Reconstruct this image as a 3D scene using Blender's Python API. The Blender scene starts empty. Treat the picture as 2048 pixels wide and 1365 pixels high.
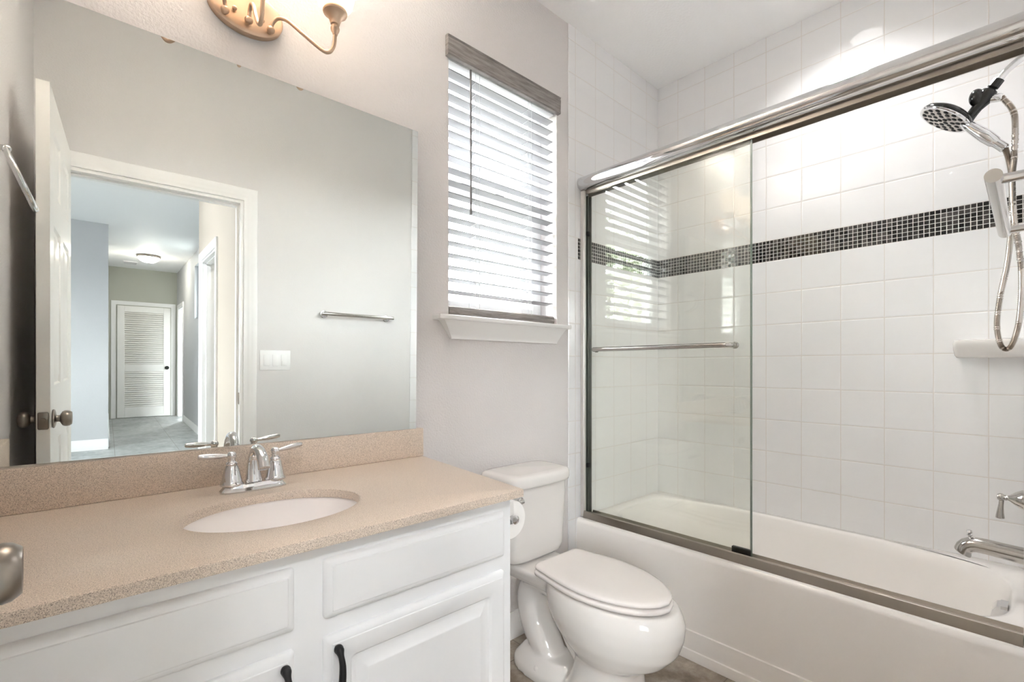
import bpy, bmesh, math, random
from math import sin, cos, pi, radians
from mathutils import Vector, Matrix
random.seed(7)
sc = bpy.context.scene
COL = sc.collection

# ------------------------------------------------------------------ camera, world, exposure
H = 1.14                    # camera height
D = 1.4836                  # camera distance from the vanity wall (y = 0)
TH = 0.7425
cam_d = bpy.data.cameras.new('camera'); cam = bpy.data.objects.new('camera', cam_d); COL.objects.link(cam)
cam.location = (0, -D, H); cam.rotation_euler = (pi/2, 0, -TH)
cam_d.sensor_width = 36; cam_d.lens = 953.7335/2048*36
cam_d.shift_y = (735.369-682.5)/2048
cam_d.clip_start = 0.005; cam_d.clip_end = 200
sc.camera = cam
w = bpy.data.worlds.new('world'); sc.world = w; w.use_nodes = True
bg = w.node_tree.nodes['Background']; bg.inputs['Strength'].default_value = 2.2
_t = w.node_tree.nodes.new('ShaderNodeTexCoord'); _s = w.node_tree.nodes.new('ShaderNodeSeparateXYZ'); _r = w.node_tree.nodes.new('ShaderNodeValToRGB')   # bright hazy sky above, grey ground below the horizon
w.node_tree.links.new(_t.outputs['Generated'], _s.inputs[0]); w.node_tree.links.new(_s.outputs['Z'], _r.inputs[0]); w.node_tree.links.new(_r.outputs[0], bg.inputs['Color'])
_r.color_ramp.elements[0].position = 0.0; _r.color_ramp.elements[0].color = (.065, .067, .062, 1)
_r.color_ramp.elements[1].position = 0.03; _r.color_ramp.elements[1].color = (.94, .97, 1.0, 1)
sc.view_settings.view_transform = 'Standard'; sc.view_settings.look = 'None'
sc.view_settings.exposure = 4.24; sc.view_settings.gamma = 1.0
sc.cycles.max_bounces = 14; sc.cycles.diffuse_bounces = 10; sc.cycles.glossy_bounces = 6
sc.cycles.transparent_max_bounces = 24; sc.cycles.transmission_bounces = 8
sc.cycles.sample_clamp_indirect = 6.0
sc.cycles.caustics_reflective = False; sc.cycles.caustics_refractive = False

def light(name, kind, loc, power, color, **k):
    d = bpy.data.lights.new(name, kind); d.energy = power; d.color = color
    for a, b in k.items(): setattr(d, a, b)
    o = bpy.data.objects.new(name, d); COL.objects.link(o); o.location = loc
    return o
SHADE_E, CAN_E, DOME_E, FILL_E, BULB_E = 0.10, 0.4, 3.6, 13.5, 2.0
UP_W, CAN_W = 0.185, 0.275       # watts out of the top of each vanity shade, and down from the recessed light

# ------------------------------------------------------------------ materials
def lin(c):
    return tuple(((v/255)/12.92 if v/255 <= .04045 else ((v/255+.055)/1.055)**2.4) for v in c)
class NT:
    def __init__(s, name):
        s.m = bpy.data.materials.new(name); s.m.use_nodes = True
        s.t = s.m.node_tree; s.n = s.t.nodes; s.b = s.n['Principled BSDF']; s.out = s.n['Material Output']
    def new(s, kind, **k):
        x = s.n.new(kind)
        for a, b in k.items(): setattr(x, a, b)
        return x
    def put(s, sock, v):
        if isinstance(v, (int, float)): sock.default_value = v
        elif isinstance(v, tuple): sock.default_value = v if len(v) == 4 or sock.type == 'VECTOR' else (*v, 1)
        else: s.t.links.new(v, sock)
    def M(s, op, a, b=0.0, c=0.0):
        x = s.new('ShaderNodeMath', operation=op)
        for i, v in enumerate((a, b, c)): s.put(x.inputs[i], v)
        return x.outputs[0]
    def noise(s, vec, scale, detail=2.0, rough=.5):
        x = s.new('ShaderNodeTexNoise'); s.put(x.inputs['Vector'], vec); x.inputs['Scale'].default_value = scale
        x.inputs['Detail'].default_value = detail; x.inputs['Roughness'].default_value = rough
        return x.outputs['Fac']
    def pos(s):
        g = s.new('ShaderNodeNewGeometry'); p = s.new('ShaderNodeSeparateXYZ'); s.put(p.inputs[0], g.outputs['Position'])
        return g.outputs['Position'], p.outputs
    def vec(s, a, b, c):
        x = s.new('ShaderNodeCombineXYZ')
        for i, v in enumerate((a, b, c)): s.put(x.inputs[i], v)
        return x.outputs[0]
    def mix(s, f, a, b):
        x = s.new('ShaderNodeMix', data_type='RGBA'); s.put(x.inputs['Factor'], f); s.put(x.inputs['A'], a); s.put(x.inputs['B'], b)
        return x.outputs['Result']
    def ramp(s, f, stops):
        x = s.new('ShaderNodeValToRGB'); s.put(x.inputs[0], f); e = x.color_ramp.elements
        while len(e) < len(stops): e.new(.5)
        for q, (p, c) in zip(e, stops): q.position = p; q.color = (*c, 1)
        return x.outputs[0]
    def smooth(s, v, lo, hi, a=0.0, b=1.0):
        x = s.new('ShaderNodeMapRange', interpolation_type='SMOOTHSTEP')
        for i, q in enumerate((v, lo, hi, a, b)): s.put(x.inputs[i], q)
        return x.outputs[0]
    def bump(s, h, strength, dist):
        x = s.new('ShaderNodeBump'); x.inputs['Strength'].default_value = strength; x.inputs['Distance'].default_value = dist
        s.put(x.inputs['Height'], h); s.put(s.b.inputs['Normal'], x.outputs[0])
def mat(name, rgb, rough=.5, metal=0.0, spec=.5, coat=0.0):
    q = NT(name); b = q.b.inputs
    b['Base Color'].default_value = (*lin(rgb), 1); b['Roughness'].default_value = rough; b['Metallic'].default_value = metal
    b['Specular IOR Level'].default_value = spec; b['Coat Weight'].default_value = coat
    # faint procedural variation so nothing is perfectly flat
    p, _ = q.pos(); n = q.noise(p, 6.0, 3.0)
    q.put(b['Base Color'], q.mix(q.M('MULTIPLY', n, .06), (*lin(rgb), 1), (*[v*.85 for v in lin(rgb)], 1)))
    return q.m
def emit(name, rgb, s):
    q = NT(name); b = q.b.inputs
    b['Base Color'].default_value = (*lin((240, 240, 235)), 1); b['Roughness'].default_value = .3
    b['Emission Color'].default_value = (*lin(rgb), 1); b['Emission Strength'].default_value = s
    return q.m
def paint(name, rgb, strength=.5, scale=130):
    q = NT(name); b = q.b.inputs; p, _ = q.pos()
    b['Base Color'].default_value = (*lin(rgb), 1); b['Roughness'].default_value = .55; b['Specular IOR Level'].default_value = .3
    q.bump(q.noise(p, scale, 2.0), strength, .004)
    return q.m
def tile_mat(name, axis, off, band_from=None):
    q = NT(name); p, xyz = q.pos(); u = xyz['XY'.index(axis)]; z = xyz[2]; P = .1555
    def linedist(v, o, pitch):     # distance to the nearest grid line
        f = q.M('FRACT', q.M('DIVIDE', q.M('SUBTRACT', v, o), pitch))
        return q.M('MULTIPLY', q.M('SUBTRACT', .5, q.M('ABSOLUTE', q.M('SUBTRACT', f, .5))), pitch)
    du = linedist(u, off, P)
    hi = q.M('GREATER_THAN', z, 1.71)
    zo = q.M('ADD', .728, q.M('MULTIPLY', hi, 1.7627-.728))
    dz = linedist(z, zo, P)
    d = q.M('MINIMUM', du, dz)
    inb = q.M('MULTIPLY', q.M('GREATER_THAN', z, 1.661), q.M('LESS_THAN', z, 1.7627))
    if band_from is not None: inb = q.M('MULTIPLY', inb, q.M('GREATER_THAN', u, band_from))
    c = .01695
    bu, bz = q.M('SUBTRACT', u, off), q.M('SUBTRACT', z, 1.661)
    md = q.M('MINIMUM', linedist(u, off, c), linedist(z, 1.661, c))
    cell = q.new('ShaderNodeTexWhiteNoise', noise_dimensions='3D')
    q.put(cell.inputs['Vector'], q.vec(q.M('FLOOR', q.M('DIVIDE', bu, c)), q.M('FLOOR', q.M('DIVIDE', bz, c)), 3.0))
    mcol = q.ramp(cell.outputs['Value'], [(0, lin((16, 15, 15))), (.45, lin((30, 28, 27))), (.7, lin((46, 44, 42))), (.9, lin((74, 70, 68)))])
    mg = q.M('LESS_THAN', md, .0012)
    mcol = q.mix(mg, mcol, (*lin((205, 202, 198)), 1))
    tg = q.M('LESS_THAN', d, .0013)
    tint = q.noise(q.vec(q.M('FLOOR', q.M('DIVIDE', q.M('SUBTRACT', u, off), P)), q.M('FLOOR', q.M('DIVIDE', z, P)), 0.0), 3.7)
    tcol = q.mix(tint, (*lin((239, 239, 240)), 1), (*lin((234, 234, 235)), 1))
    tcol = q.mix(tg, tcol, (*lin((219, 214, 209)), 1))
    q.put(q.b.inputs['Base Color'], q.mix(inb, tcol, mcol))
    grout = q.M('MAXIMUM', q.M('MULTIPLY', tg, q.M('SUBTRACT', 1.0, inb)), q.M('MULTIPLY', mg, inb))
    q.put(q.b.inputs['Roughness'], q.M('ADD', .07, q.M('MULTIPLY', grout, .5)))
    h = q.M('ADD', q.M('MULTIPLY', q.smooth(d, .0008, .0055), q.M('SUBTRACT', 1.0, inb)), q.M('MULTIPLY', q.smooth(md, .0006, .0024), inb))
    wob = q.noise(p, 9.0, 1.0)
    q.bump(q.M('ADD', h, q.M('MULTIPLY', wob, .12)), .5, .0014)
    q.b.inputs['Specular IOR Level'].default_value = .5
    return q.m
def glass_mat(name, tint, extra=0.0):
    q = NT(name); tr = q.new('ShaderNodeBsdfTransparent'); gl = q.new('ShaderNodeBsdfGlossy'); fr = q.new('ShaderNodeFresnel'); mx = q.new('ShaderNodeMixShader')
    q.put(tr.inputs[0], tint); gl.inputs['Roughness'].default_value = 0.0; fr.inputs['IOR'].default_value = 1.5
    gl.inputs['Color'].default_value = (.95, .97, .96, 1)
    # same reflectance on the way in and on the way out of the pane
    g = q.new('ShaderNodeNewGeometry'); fr.inputs['IOR'].default_value = 1.5
    ior = q.M('ADD', 1.5, q.M('MULTIPLY', g.outputs['Backfacing'], 1/1.5-1.5+0.0))
    lw = q.new('ShaderNodeLayerWeight'); lw.inputs['Blend'].default_value = .5
    f = q.M('ADD', .04+extra, q.M('MULTIPLY', .9, q.M('POWER', lw.outputs['Facing'], 5.0)))
    q.put(mx.inputs[0], f); q.put(mx.inputs[1], tr.outputs[0]); q.put(mx.inputs[2], gl.outputs[0]); q.put(q.out.inputs['Surface'], mx.outputs[0])
    return q.m

def speckle(name, a, b, c, d, sc1=420.0):
    q = NT(name); p, _ = q.pos()
    n1 = q.noise(p, sc1, 2.0, .6); n2 = q.noise(p, sc1*2.1, 1.0)
    k = q.M('ADD', q.M('MULTIPLY', n1, .6), q.M('MULTIPLY', n2, .4))
    q.put(q.b.inputs['Base Color'], q.ramp(k, [(.36, lin(a)), (.46, lin(b)), (.56, lin(c)), (.66, lin(d))]))
    q.b.inputs['Roughness'].default_value = .38; q.b.inputs['Specular IOR Level'].default_value = .45
    return q.m
def floor_mat():
    q = NT('stone_floor_tile'); p, xyz = q.pos()
    n = q.noise(p, 3.2, 8.0, .62); n2 = q.noise(p, 16.0, 6.0, .65); n3 = q.noise(q.vec(q.M('MULTIPLY', xyz[0], 5.0), q.M('MULTIPLY', xyz[1], 1.4), 0.0), 2.5, 5.0)
    k = q.M('ADD', q.M('ADD', q.M('MULTIPLY', n, .45), q.M('MULTIPLY', n2, .35)), q.M('MULTIPLY', n3, .2))
    warm = q.ramp(k, [(.34, lin((84, 72, 62))), (.46, lin((134, 121, 107))), (.55, lin((168, 157, 144))), (.66, lin((206, 197, 186)))])
    cool = q.ramp(k, [(.34, lin((120, 124, 124))), (.46, lin((158, 162, 161))), (.55, lin((180, 184, 183))), (.68, lin((205, 208, 207)))])
    col = q.mix(q.smooth(xyz[1], -1.66, -1.60, 1.0, 0.0), warm, cool)
    def ld(v, o, pitch):
        f = q.M('FRACT', q.M('DIVIDE', q.M('SUBTRACT', v, o), pitch)); return q.M('MULTIPLY', q.M('SUBTRACT', .5, q.M('ABSOLUTE', q.M('SUBTRACT', f, .5))), pitch)
    g = q.M('LESS_THAN', q.M('MINIMUM', ld(xyz[0], .13, .61), ld(xyz[1], -.12, .305)), .002)
    q.put(q.b.inputs['Base Color'], q.mix(g, col, (*lin((112, 102, 92)), 1)))
    q.b.inputs['Roughness'].default_value = .42
    q.bump(k, .12, .003)
    return q.m
def wood_mat():
    q = NT('grey_washed_wood'); p, xyz = q.pos()
    n = q.noise(q.vec(q.M('MULTIPLY', xyz[0], 5.0), xyz[1], q.M('MULTIPLY', xyz[2], 45.0)), 2.2, 6.0, .6)
    q.put(q.b.inputs['Base Color'], q.ramp(n, [(.3, lin((112, 106, 103))), (.5, lin((140, 134, 131))), (.7, lin((160, 155, 151)))]))
    q.b.inputs['Roughness'].default_value = .5
    return q.m
MT = dict(
    wall=paint('greige_wall_paint', (221, 217, 216)),
    back=paint('greige_wall_paint_opposite', (219, 217, 216), .15),
    ceil=paint('white_ceiling_paint', (249, 249, 249), .3, 90),
    hall=paint('pale_grey_hall_paint', (192, 193, 195), .15),
    hallend=paint('grey_green_hall_paint', (186, 187, 176), .15),
    hallnear=paint('greige_hall_paint', (184, 173, 160), .15),
    trim=mat('white_trim_paint', (240, 239, 238), .35),
    door=mat('white_door_paint', (240, 238, 234), .3),
    cab=mat('white_cabinet_paint', (240, 241, 242), .38),
    porc=mat('white_porcelain', (226, 223, 220), .08, coat=.3),
    porc2=mat('cream_sink_porcelain', (246, 242, 240), .1),
    seatp=mat('white_seat_plastic', (228, 223, 220), .22),
    tub=mat('warm_white_tub_enamel', (243, 240, 237), .16),
    chrome=mat('polished_chrome', (225, 225, 226), .06, 1.0),
    satin=mat('satin_aluminium', (196, 190, 184), .28, 1.0),
    jamb=mat('pale_anodised_jamb', (206, 203, 199), .35, .35),
    gedge=mat('green_glass_edge', (120, 134, 124), .2),
    soft=mat('softly_polished_nickel', (190, 186, 181), .16, 1.0),
    track=mat('brushed_track_metal', (172, 164, 154), .34, 1.0),
    nickel=mat('dark_brushed_nickel', (150, 142, 134), .3, 1.0),
    bronze=mat('champagne_bronze', (208, 182, 158), .4, 1.0),
    black=mat('black_iron', (22, 22, 23), .45),
    rubber=mat('black_rubber', (18, 20, 19), .5),
    smoke=mat('black_glossy_plastic', (34, 35, 33), .15),
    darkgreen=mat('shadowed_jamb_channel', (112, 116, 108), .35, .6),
    hose=mat('ribbed_steel_hose', (205, 198, 190), .2, 1.0),
    floor=floor_mat(), wood=wood_mat(),
    slat=mat('grey_slats', (150, 150, 152), .45),
    cord=mat('white_cord', (205, 206, 208), .7),
    wand=mat('grey_wand', (128, 126, 126), .5),
    paper=mat('white_tissue_paper', (240, 238, 235), .9),
    counter=speckle('speckled_solid_surface', (128, 117, 108), (207, 190, 174), (224, 208, 192), (240, 229, 216), 620.0),
    mirror=mat('silvered_mirror', (238, 242, 240), .0, 1.0),
    glassedge=mat('dark_mirror_edge', (112, 118, 115), .3),
    shower=glass_mat('shower_glass', (.984, .989, .976, 1)),
    pane=glass_mat('window_pane_glass', (.98, .985, .98, 1)),
    t_back=tile_mat('wall_tile_long', 'Y', -.5977),
    t_head=tile_mat('wall_tile_head', 'X', 1.785-.017, 1.785),
    white=mat('white_switch_plastic', (242, 242, 242), .3),
    glow=emit('lit_frosted_glass', (255, 218, 176), SHADE_E),
    bulb=emit('lit_bulb', (250, 250, 254), BULB_E),
    can=emit('lit_recessed_lens', (255, 253, 250), CAN_E),
    fill_dome=emit('fill_dome_glass', (247, 250, 255), FILL_E),
    dome=emit('lit_dome_glass', (255, 246, 230), DOME_E),
    hinge=mat('worn_nickel_hinge', (150, 148, 138), .35, .8),
    vinyl=mat('white_vinyl', (238, 240, 241), .35),
)
# ------------------------------------------------------------------ mesh helpers
def finish(bm, name, m, parent=None, angle=35, smooth=True):
    bmesh.ops.remove_doubles(bm, verts=bm.verts, dist=1e-6)
    bmesh.ops.recalc_face_normals(bm, faces=bm.faces)
    me = bpy.data.meshes.new(name); bm.to_mesh(me); bm.free()
    if smooth:
        me.shade_smooth(); me.set_sharp_from_angle(angle=radians(angle))
    o = bpy.data.objects.new(name, me); COL.objects.link(o)
    if m is not None: me.materials.append(m)
    if parent is not None:
        o.parent = parent; o.matrix_parent_inverse = Matrix.Translation(-Vector(parent.location))
    return o
def BM(): return bmesh.new()
def box(bm, x0, x1, y0, y1, z0, z1, bev=0.0, seg=2):
    r = bmesh.ops.create_cube(bm, size=1.0)
    for v in r['verts']:
        v.co = Vector(((x0+x1)/2+v.co.x*(x1-x0), (y0+y1)/2+v.co.y*(y1-y0), (z0+z1)/2+v.co.z*(z1-z0)))
    if bev > 0:
        es = set()
        for v in r['verts']: es.update(v.link_edges)
        bmesh.ops.bevel(bm, geom=list(es), offset=bev, segments=seg, affect='EDGES', profile=.5)
    return bm
def loft(bm, rings, cap=True, closed=True):
    R = [[bm.verts.new(p) for p in ring] for ring in rings]
    n = len(R[0])
    for a, b in zip(R, R[1:]):
        for i in range(n if closed else n-1):
            j = (i+1) % n
            bm.faces.new((a[i], a[j], b[j], b[i]))
    if cap:
        bm.faces.new(R[0][::-1]); bm.faces.new(R[-1])
    return R
def prism(bm, poly, axis, a, b):
    """extrude polygon (2D) along axis 'x','y' or 'z' from a to b"""
    def P(u, v, t): return {'x': (t, u, v), 'y': (u, t, v), 'z': (u, v, t)}[axis]
    loft(bm, [[P(u, v, a) for u, v in poly], [P(u, v, b) for u, v in poly]])
    return bm
def lathe(bm, prof, c, axis=(0, 0, 1), n=32, cap=True):
    """prof: list of (r, h) along axis from point c"""
    ax = Vector(axis).normalized(); u = ax.orthogonal().normalized(); v = ax.cross(u); c = Vector(c)
    rings = [[c+ax*h+(u*cos(2*pi*i/n)+v*sin(2*pi*i/n))*max(r, 1e-5) for i in range(n)] for r, h in prof]
    loft(bm, rings, cap); return bm
def spline(pts, k=8):
    P = [Vector(p) for p in pts]; out = []
    for i in range(len(P)-1):
        p0, p1, p2, p3 = P[max(i-1, 0)], P[i], P[i+1], P[min(i+2, len(P)-1)]
        for s in range(k):
            t = s/k
            out.append(.5*((2*p1)+(-p0+p2)*t+(2*p0-5*p1+4*p2-p3)*t*t+(-p0+3*p1-3*p2+p3)*t**3))
    out.append(P[-1]); return out
def tube(bm, pts, r, n=12, cap=True, ribs=None, closed=False):
    P = [Vector(p) for p in pts]; N = len(P)
    rad = r if callable(r) else (lambda t: r)
    t0 = (P[1]-P[0]).normalized(); u = t0.orthogonal().normalized(); rings = []
    for i in range(N):
        if closed: t = (P[(i+1) % N]-P[i-1]).normalized()
        else: t = (P[min(i+1, N-1)]-P[max(i-1, 0)]).normalized()
        u = (u-t*u.dot(t)).normalized(); v = t.cross(u); rr = rad(i/(N-1))
        rings.append([P[i]+(u*cos(2*pi*j/n)+v*sin(2*pi*j/n))*rr for j in range(n)])
    if closed:
        loft(bm, rings+[rings[0]], cap=False)
    else: loft(bm, rings, cap)
    return bm
def sring(cx, cy, z, ax, ay, e=2.0, n=40, ph=0.0):
    """superellipse ring"""
    out = []
    for i in range(n):
        a = 2*pi*i/n+ph; ca, sa = cos(a), sin(a)
        out.append((cx+ax*math.copysign(abs(ca)**(2/e), ca), cy+ay*math.copysign(abs(sa)**(2/e), sa), z))
    return out
def sphere(bm, c, r, sx=1, sy=1, sz=1, n=20):
    q = bmesh.ops.create_uvsphere(bm, u_segments=n, v_segments=n//2+2, radius=r)
    for v in q['verts']: v.co = Vector((v.co.x*sx+c[0], v.co.y*sy+c[1], v.co.z*sz+c[2]))
    return bm
def tag(o, label, cat, group=None, kind=None):
    if label: o['label'] = label
    if cat: o['category'] = cat
    if group: o['group'] = group
    if kind: o['kind'] = kind
    return o
def thing(name, label, cat, loc=(0, 0, 0), group=None):
    o = bpy.data.objects.new(name, None); COL.objects.link(o); o.location = loc; o.empty_display_size = .05
    return tag(o, label, cat, group)
def struct(name, bm, m, label=None, cat=None, **k):
    o = finish(bm, name, m, **k); o['kind'] = 'structure'
    if label: tag(o, label, cat)
    return o
def part(name, bm, m, parent, label=None, **k):
    root = parent; off = Vector((0, 0, 0))
    o = finish(bm, name, m, None, **k)
    o.parent = parent
    q = parent
    while q is not None: off += Vector(q.location); q = q.parent
    o.matrix_parent_inverse = Matrix.Identity(4)
    for v in o.data.vertices: v.co -= off
    if label: o['label'] = label
    return o
def dup(o, off, label=None, parent=None):
    c = o.copy(); COL.objects.link(c); c.location = Vector(o.location)+Vector(off)
    if parent is not None: c.parent = parent
    if label: c['label'] = label
    for ch in list(o.children): dup(ch, (0, 0, 0), None, c)
    return c
def wall_with_holes(bm, axis, t0, t1, u0, u1, z0, z1, holes):
    """wall slab normal to 'axis' between t0 and t1; holes: (ua, ub, za, zb)"""
    us = sorted({u0, u1, *[h[0] for h in holes], *[h[1] for h in holes]}); zs = sorted({z0, z1, *[h[2] for h in holes], *[h[3] for h in holes]})
    solid = lambda i, j: not any(h[0] <= (us[i]+us[i+1])/2 <= h[1] and h[2] <= (zs[j]+zs[j+1])/2 <= h[3] for h in holes)
    P = (lambda t, u, z: (t, u, z)) if axis == 'x' else (lambda t, u, z: (u, t, z))
    nu, nz = len(us)-1, len(zs)-1
    def quad(*p): bm.faces.new([bm.verts.new(q) for q in p])
    for i in range(nu):
        for j in range(nz):
            if not solid(i, j): continue
            a, b, c, d = us[i], us[i+1], zs[j], zs[j+1]
            for t in (t0, t1): quad(P(t, a, c), P(t, b, c), P(t, b, d), P(t, a, d))
            if i == 0 or not solid(i-1, j): quad(P(t0, a, c), P(t1, a, c), P(t1, a, d), P(t0, a, d))
            if i == nu-1 or not solid(i+1, j): quad(P(t0, b, c), P(t1, b, c), P(t1, b, d), P(t0, b, d))
            if j == 0 or not solid(i, j-1): quad(P(t0, a, c), P(t1, a, c), P(t1, b, c), P(t0, b, c))
            if j == nz-1 or not solid(i, j+1): quad(P(t0, a, d), P(t1, a, d), P(t1, b, d), P(t0, b, d))
    return bm

# ------------------------------------------------------------------ room shell
XL, XR, YB, ZC = -.187, 2.514, -1.5, 2.768
TX = 1.776                   # tub apron plane
WX0, WX1, WZ0, WZ1 = 1.037, 1.641, 1.335, 2.36
struct('floor', box(BM(), -2.2, 2.75, -10.2, .2, -.1, 0), MT['floor'])
struct('ceiling', box(BM(), -2.2, 2.75, -10.2, .2, ZC, ZC+.1), MT['ceil'])
struct('wall_vanity', wall_with_holes(BM(), 'y', 0, .16, XL-.1, XR+.12, 0, ZC, [(WX0, WX1, WZ0, WZ1)]), MT['wall'], smooth=False)
struct('wall_left', box(BM(), XL-.1, XL, YB-.115, 0, 0, ZC), MT['wall'], smooth=False)
DX0, DX1, DZ = -.112, .628, 2.022
struct('wall_back', wall_with_holes(BM(), 'y', YB-.115, YB, XL-.1, XR+.12, 0, ZC, [(DX0, DX1, -.01, DZ)]), MT['back'], smooth=False)
struct('wall_tub_long', box(BM(), XR, XR+.12, YB, 0, 0, ZC), MT['t_back'], smooth=False)
struct('wall_tub_head', box(BM(), 1.7175, XR, -.007, 0, 0, ZC, .003, 1), MT['t_head'])
struct('wall_tub_foot', box(BM(), 1.645, XR, YB, YB+.007, 0, ZC, .003, 1), MT['t_head'])
def base_profile(h=.11, t=.014):
    return [(0, 0), (t, 0), (t, h*.62), (t*.72, h*.68), (t*.72, h*.8), (t*.4, h*.9), (t*.35, h), (0, h)]
bmb = BM(); prism(bmb, [(-u, v) for u, v in base_profile()], 'x', .845, 1.7175); struct('baseboard_vanity', bmb, MT['trim'])
bmb = BM(); prism(bmb, [(YB+u, v) for u, v in base_profile()], 'x', .70, 1.64); struct('baseboard_back', bmb, MT['trim'])

# casing round the bathroom doorway
def casing_profile(wd=.066, t=.017):
    return [(0, 0), (0, t*.55), (wd*.12, t*.7), (wd*.3, t*.62), (wd*.42, t*.85), (wd*.62, t*.85), (wd*.74, t), (wd*.95, t), (wd, t*.8), (wd, 0)]
def casing(bm, axis, face, sgn, u0, u1, ztop, wd=.066, zbot=0.0):
    """mitred casing on plane axis=face, projecting sgn; opening u0..u1, 0..ztop"""
    prof = casing_profile(wd)
    def P(t, u, z): return (face+sgn*t, u, z) if axis == 'x' else (u, face+sgn*t, z)
    path = [(u0, zbot, -1, 0), (u0, ztop, -1, 1), (u1, ztop, 1, 1), (u1, zbot, 1, 0)]
    rings = [[P(t, u+su*d, z+sz*d) for d, t in prof] for u, z, su, sz in path]
    loft(bm, rings)
    return bm
def jamb(bm, axis, f0, f1, u0, u1, ztop, t=.018, stop=None):
    """lining boards of an opening"""
    def B(a0, a1, b0, b1, z0, z1):
        (box(bm, b0, b1, a0, a1, z0, z1) if axis == 'x' else box(bm, a0, a1, b0, b1, z0, z1))
    B(u0, u0+t, f0, f1, 0, ztop); B(u1-t, u1, f0, f1, 0, ztop); B(u0+t, u1-t, f0, f1, ztop-t, ztop)
    if stop:
        s0, s1 = stop; k = .011
        B(u0+t, u0+t+k, s0, s1, 0, ztop-t-k); B(u1-t-k, u1-t, s0, s1, 0, ztop-t-k); B(u0+t, u1-t, s0, s1, ztop-t-k, ztop-t)
c = casing(BM(), 'y', YB, 1, DX0, DX1, DZ); jamb(c, 'y', YB-.115, YB, DX0, DX1, DZ+.0, .016, (YB-.075, YB-.04)); casing(c, 'y', YB-.115, -1, DX0, DX1, DZ)
tr = struct('trim_1', c, MT['trim'], 'white moulded casing around the open bathroom doorway', 'door casing')
part('strike_plate', box(BM(), DX1-.0185, DX1-.0155, YB-.036, YB-.008, .905, .97, .002), MT['nickel'], tr, 'dark metal strike plate')

# bathroom door leaf, opened against the left wall
dl = bpy.data.objects.new('door_1', None); COL.objects.link(dl); dl['kind'] = 'structure'
tag(dl, 'white six panel bathroom door standing open beside the left wall', 'door')
HX, HY, FX, FY = -.0675, -1.490, -.0885, -.765        # +x face: hinge end and free end
ang = math.atan2(FX-HX, FY-HY)                           # small lean
dl.location = (HX, HY, 0); dl.rotation_euler = (0, 0, -ang)
LW = math.hypot(FX-HX, FY-HY); LT = .034; LH = 2.075
def panel_face(bm, x, sgn, u0, u1, z0, z1, cells, P):
    """door skin with recessed raised panels: grid of cells"""
    us = sorted({u0, u1, *[q for c in cells for q in c[:2]]}); zs = sorted({z0, z1, *[q for c in cells for q in c[2:]]})
    for i in range(len(us)-1):
        for j in range(len(zs)-1):
            a, b, c, d = us[i], us[i+1], zs[j], zs[j+1]
            hit = any(abs(a-q[0]) < 1e-6 and abs(b-q[1]) < 1e-6 and abs(c-q[2]) < 1e-6 and abs(d-q[3]) < 1e-6 for q in cells)
            if not hit:
                bm.faces.new([bm.verts.new(P(x, *q)) for q in ((a, c), (b, c), (b, d), (a, d))])
            else:
                rings = []
                for ins, dep in ((0, 0), (.006, .007), (.014, .008), (.034, .002), (.036, .0015)):
                    rings.append([P(x-sgn*dep, *q) for q in ((a+ins, c+ins), (b-ins, c+ins), (b-ins, d-ins), (a+ins, d-ins))])
                R = [[bm.verts.new(p) for p in r] for r in rings]
                for A, B2 in zip(R, R[1:]):
                    for k in range(4): bm.faces.new((A[k], A[(k+1) % 4], B2[(k+1) % 4], B2[k]))
                bm.faces.new(R[-1])
bmd = BM()
cells = []
for (a, b) in ((.105, .315), (.415, .625)):
    for (c0, c1) in ((.22, .86), (1.06, 1.62), (1.74, 1.95)): cells.append((a, b, c0, c1))
Pd = lambda x, u, z: (x, u, z)
panel_face(bmd, 0, 1, 0, LW, .012, LH, cells, Pd); panel_face(bmd, -LT, -1, 0, LW, .012, LH, cells, Pd)
def quad(bm, *p): bm.faces.new([bm.verts.new(q) for q in p])
quad(bmd, (0, 0, .012), (-LT, 0, .012), (-LT, 0, LH), (0, 0, LH)); quad(bmd, (0, LW, .012), (-LT, LW, .012), (-LT, LW, LH), (0, LW, LH))
quad(bmd, (0, 0, LH), (-LT, 0, LH), (-LT, LW, LH), (0, LW, LH)); quad(bmd, (0, 0, .012), (-LT, 0, .012), (-LT, LW, .012), (0, LW, .012))
def child(name, bm, m, parent, label=None, **k):      # mesh already in the parent's own frame
    o = finish(bm, name, m, None, **k); o.parent = parent
    if label: o['label'] = label
    return o
child('leaf', bmd, MT['door'], dl)
KZ, KY = .945, LW-.062
for s, x0 in ((1, 0.0), (-1, -LT)):
    k = BM(); prof = [(.031, 0), (.033, .003), (.031, .006), (.024, .008), (.0125, .010), (.0115, .014), (.0125, .019), (.017, .021), (.024, .025), (.0275, .031), (.0282, .037), (.027, .043), (.023, .0485), (.0215, .050), (.018, .0485)]
    lathe(k, prof, (x0, KY, KZ), (s, 0, 0)); child('door_knob', k, MT['nickel'], dl, 'round brushed nickel knob')
k = BM(); box(k, -LT/2-.0135, -LT/2+.0135, LW-.001, LW+.0015, KZ-.029, KZ+.029, .004); prism(k, [(-LT/2-.008, KZ-.009), (-LT/2+.004, KZ-.009), (-LT/2+.008, KZ), (-LT/2+.004, KZ+.009), (-LT/2-.008, KZ+.009)], 'y', LW, LW+.006)
child('latch_plate', k, MT['nickel'], dl, 'brushed nickel latch plate')
for z in (.2, 1.02, 1.84):
    child('hinge', lathe(BM(), [(.006, 0), (.006, .09)], (-LT-.004, -.003, z), n=12), MT['hinge'], dl)

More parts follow.
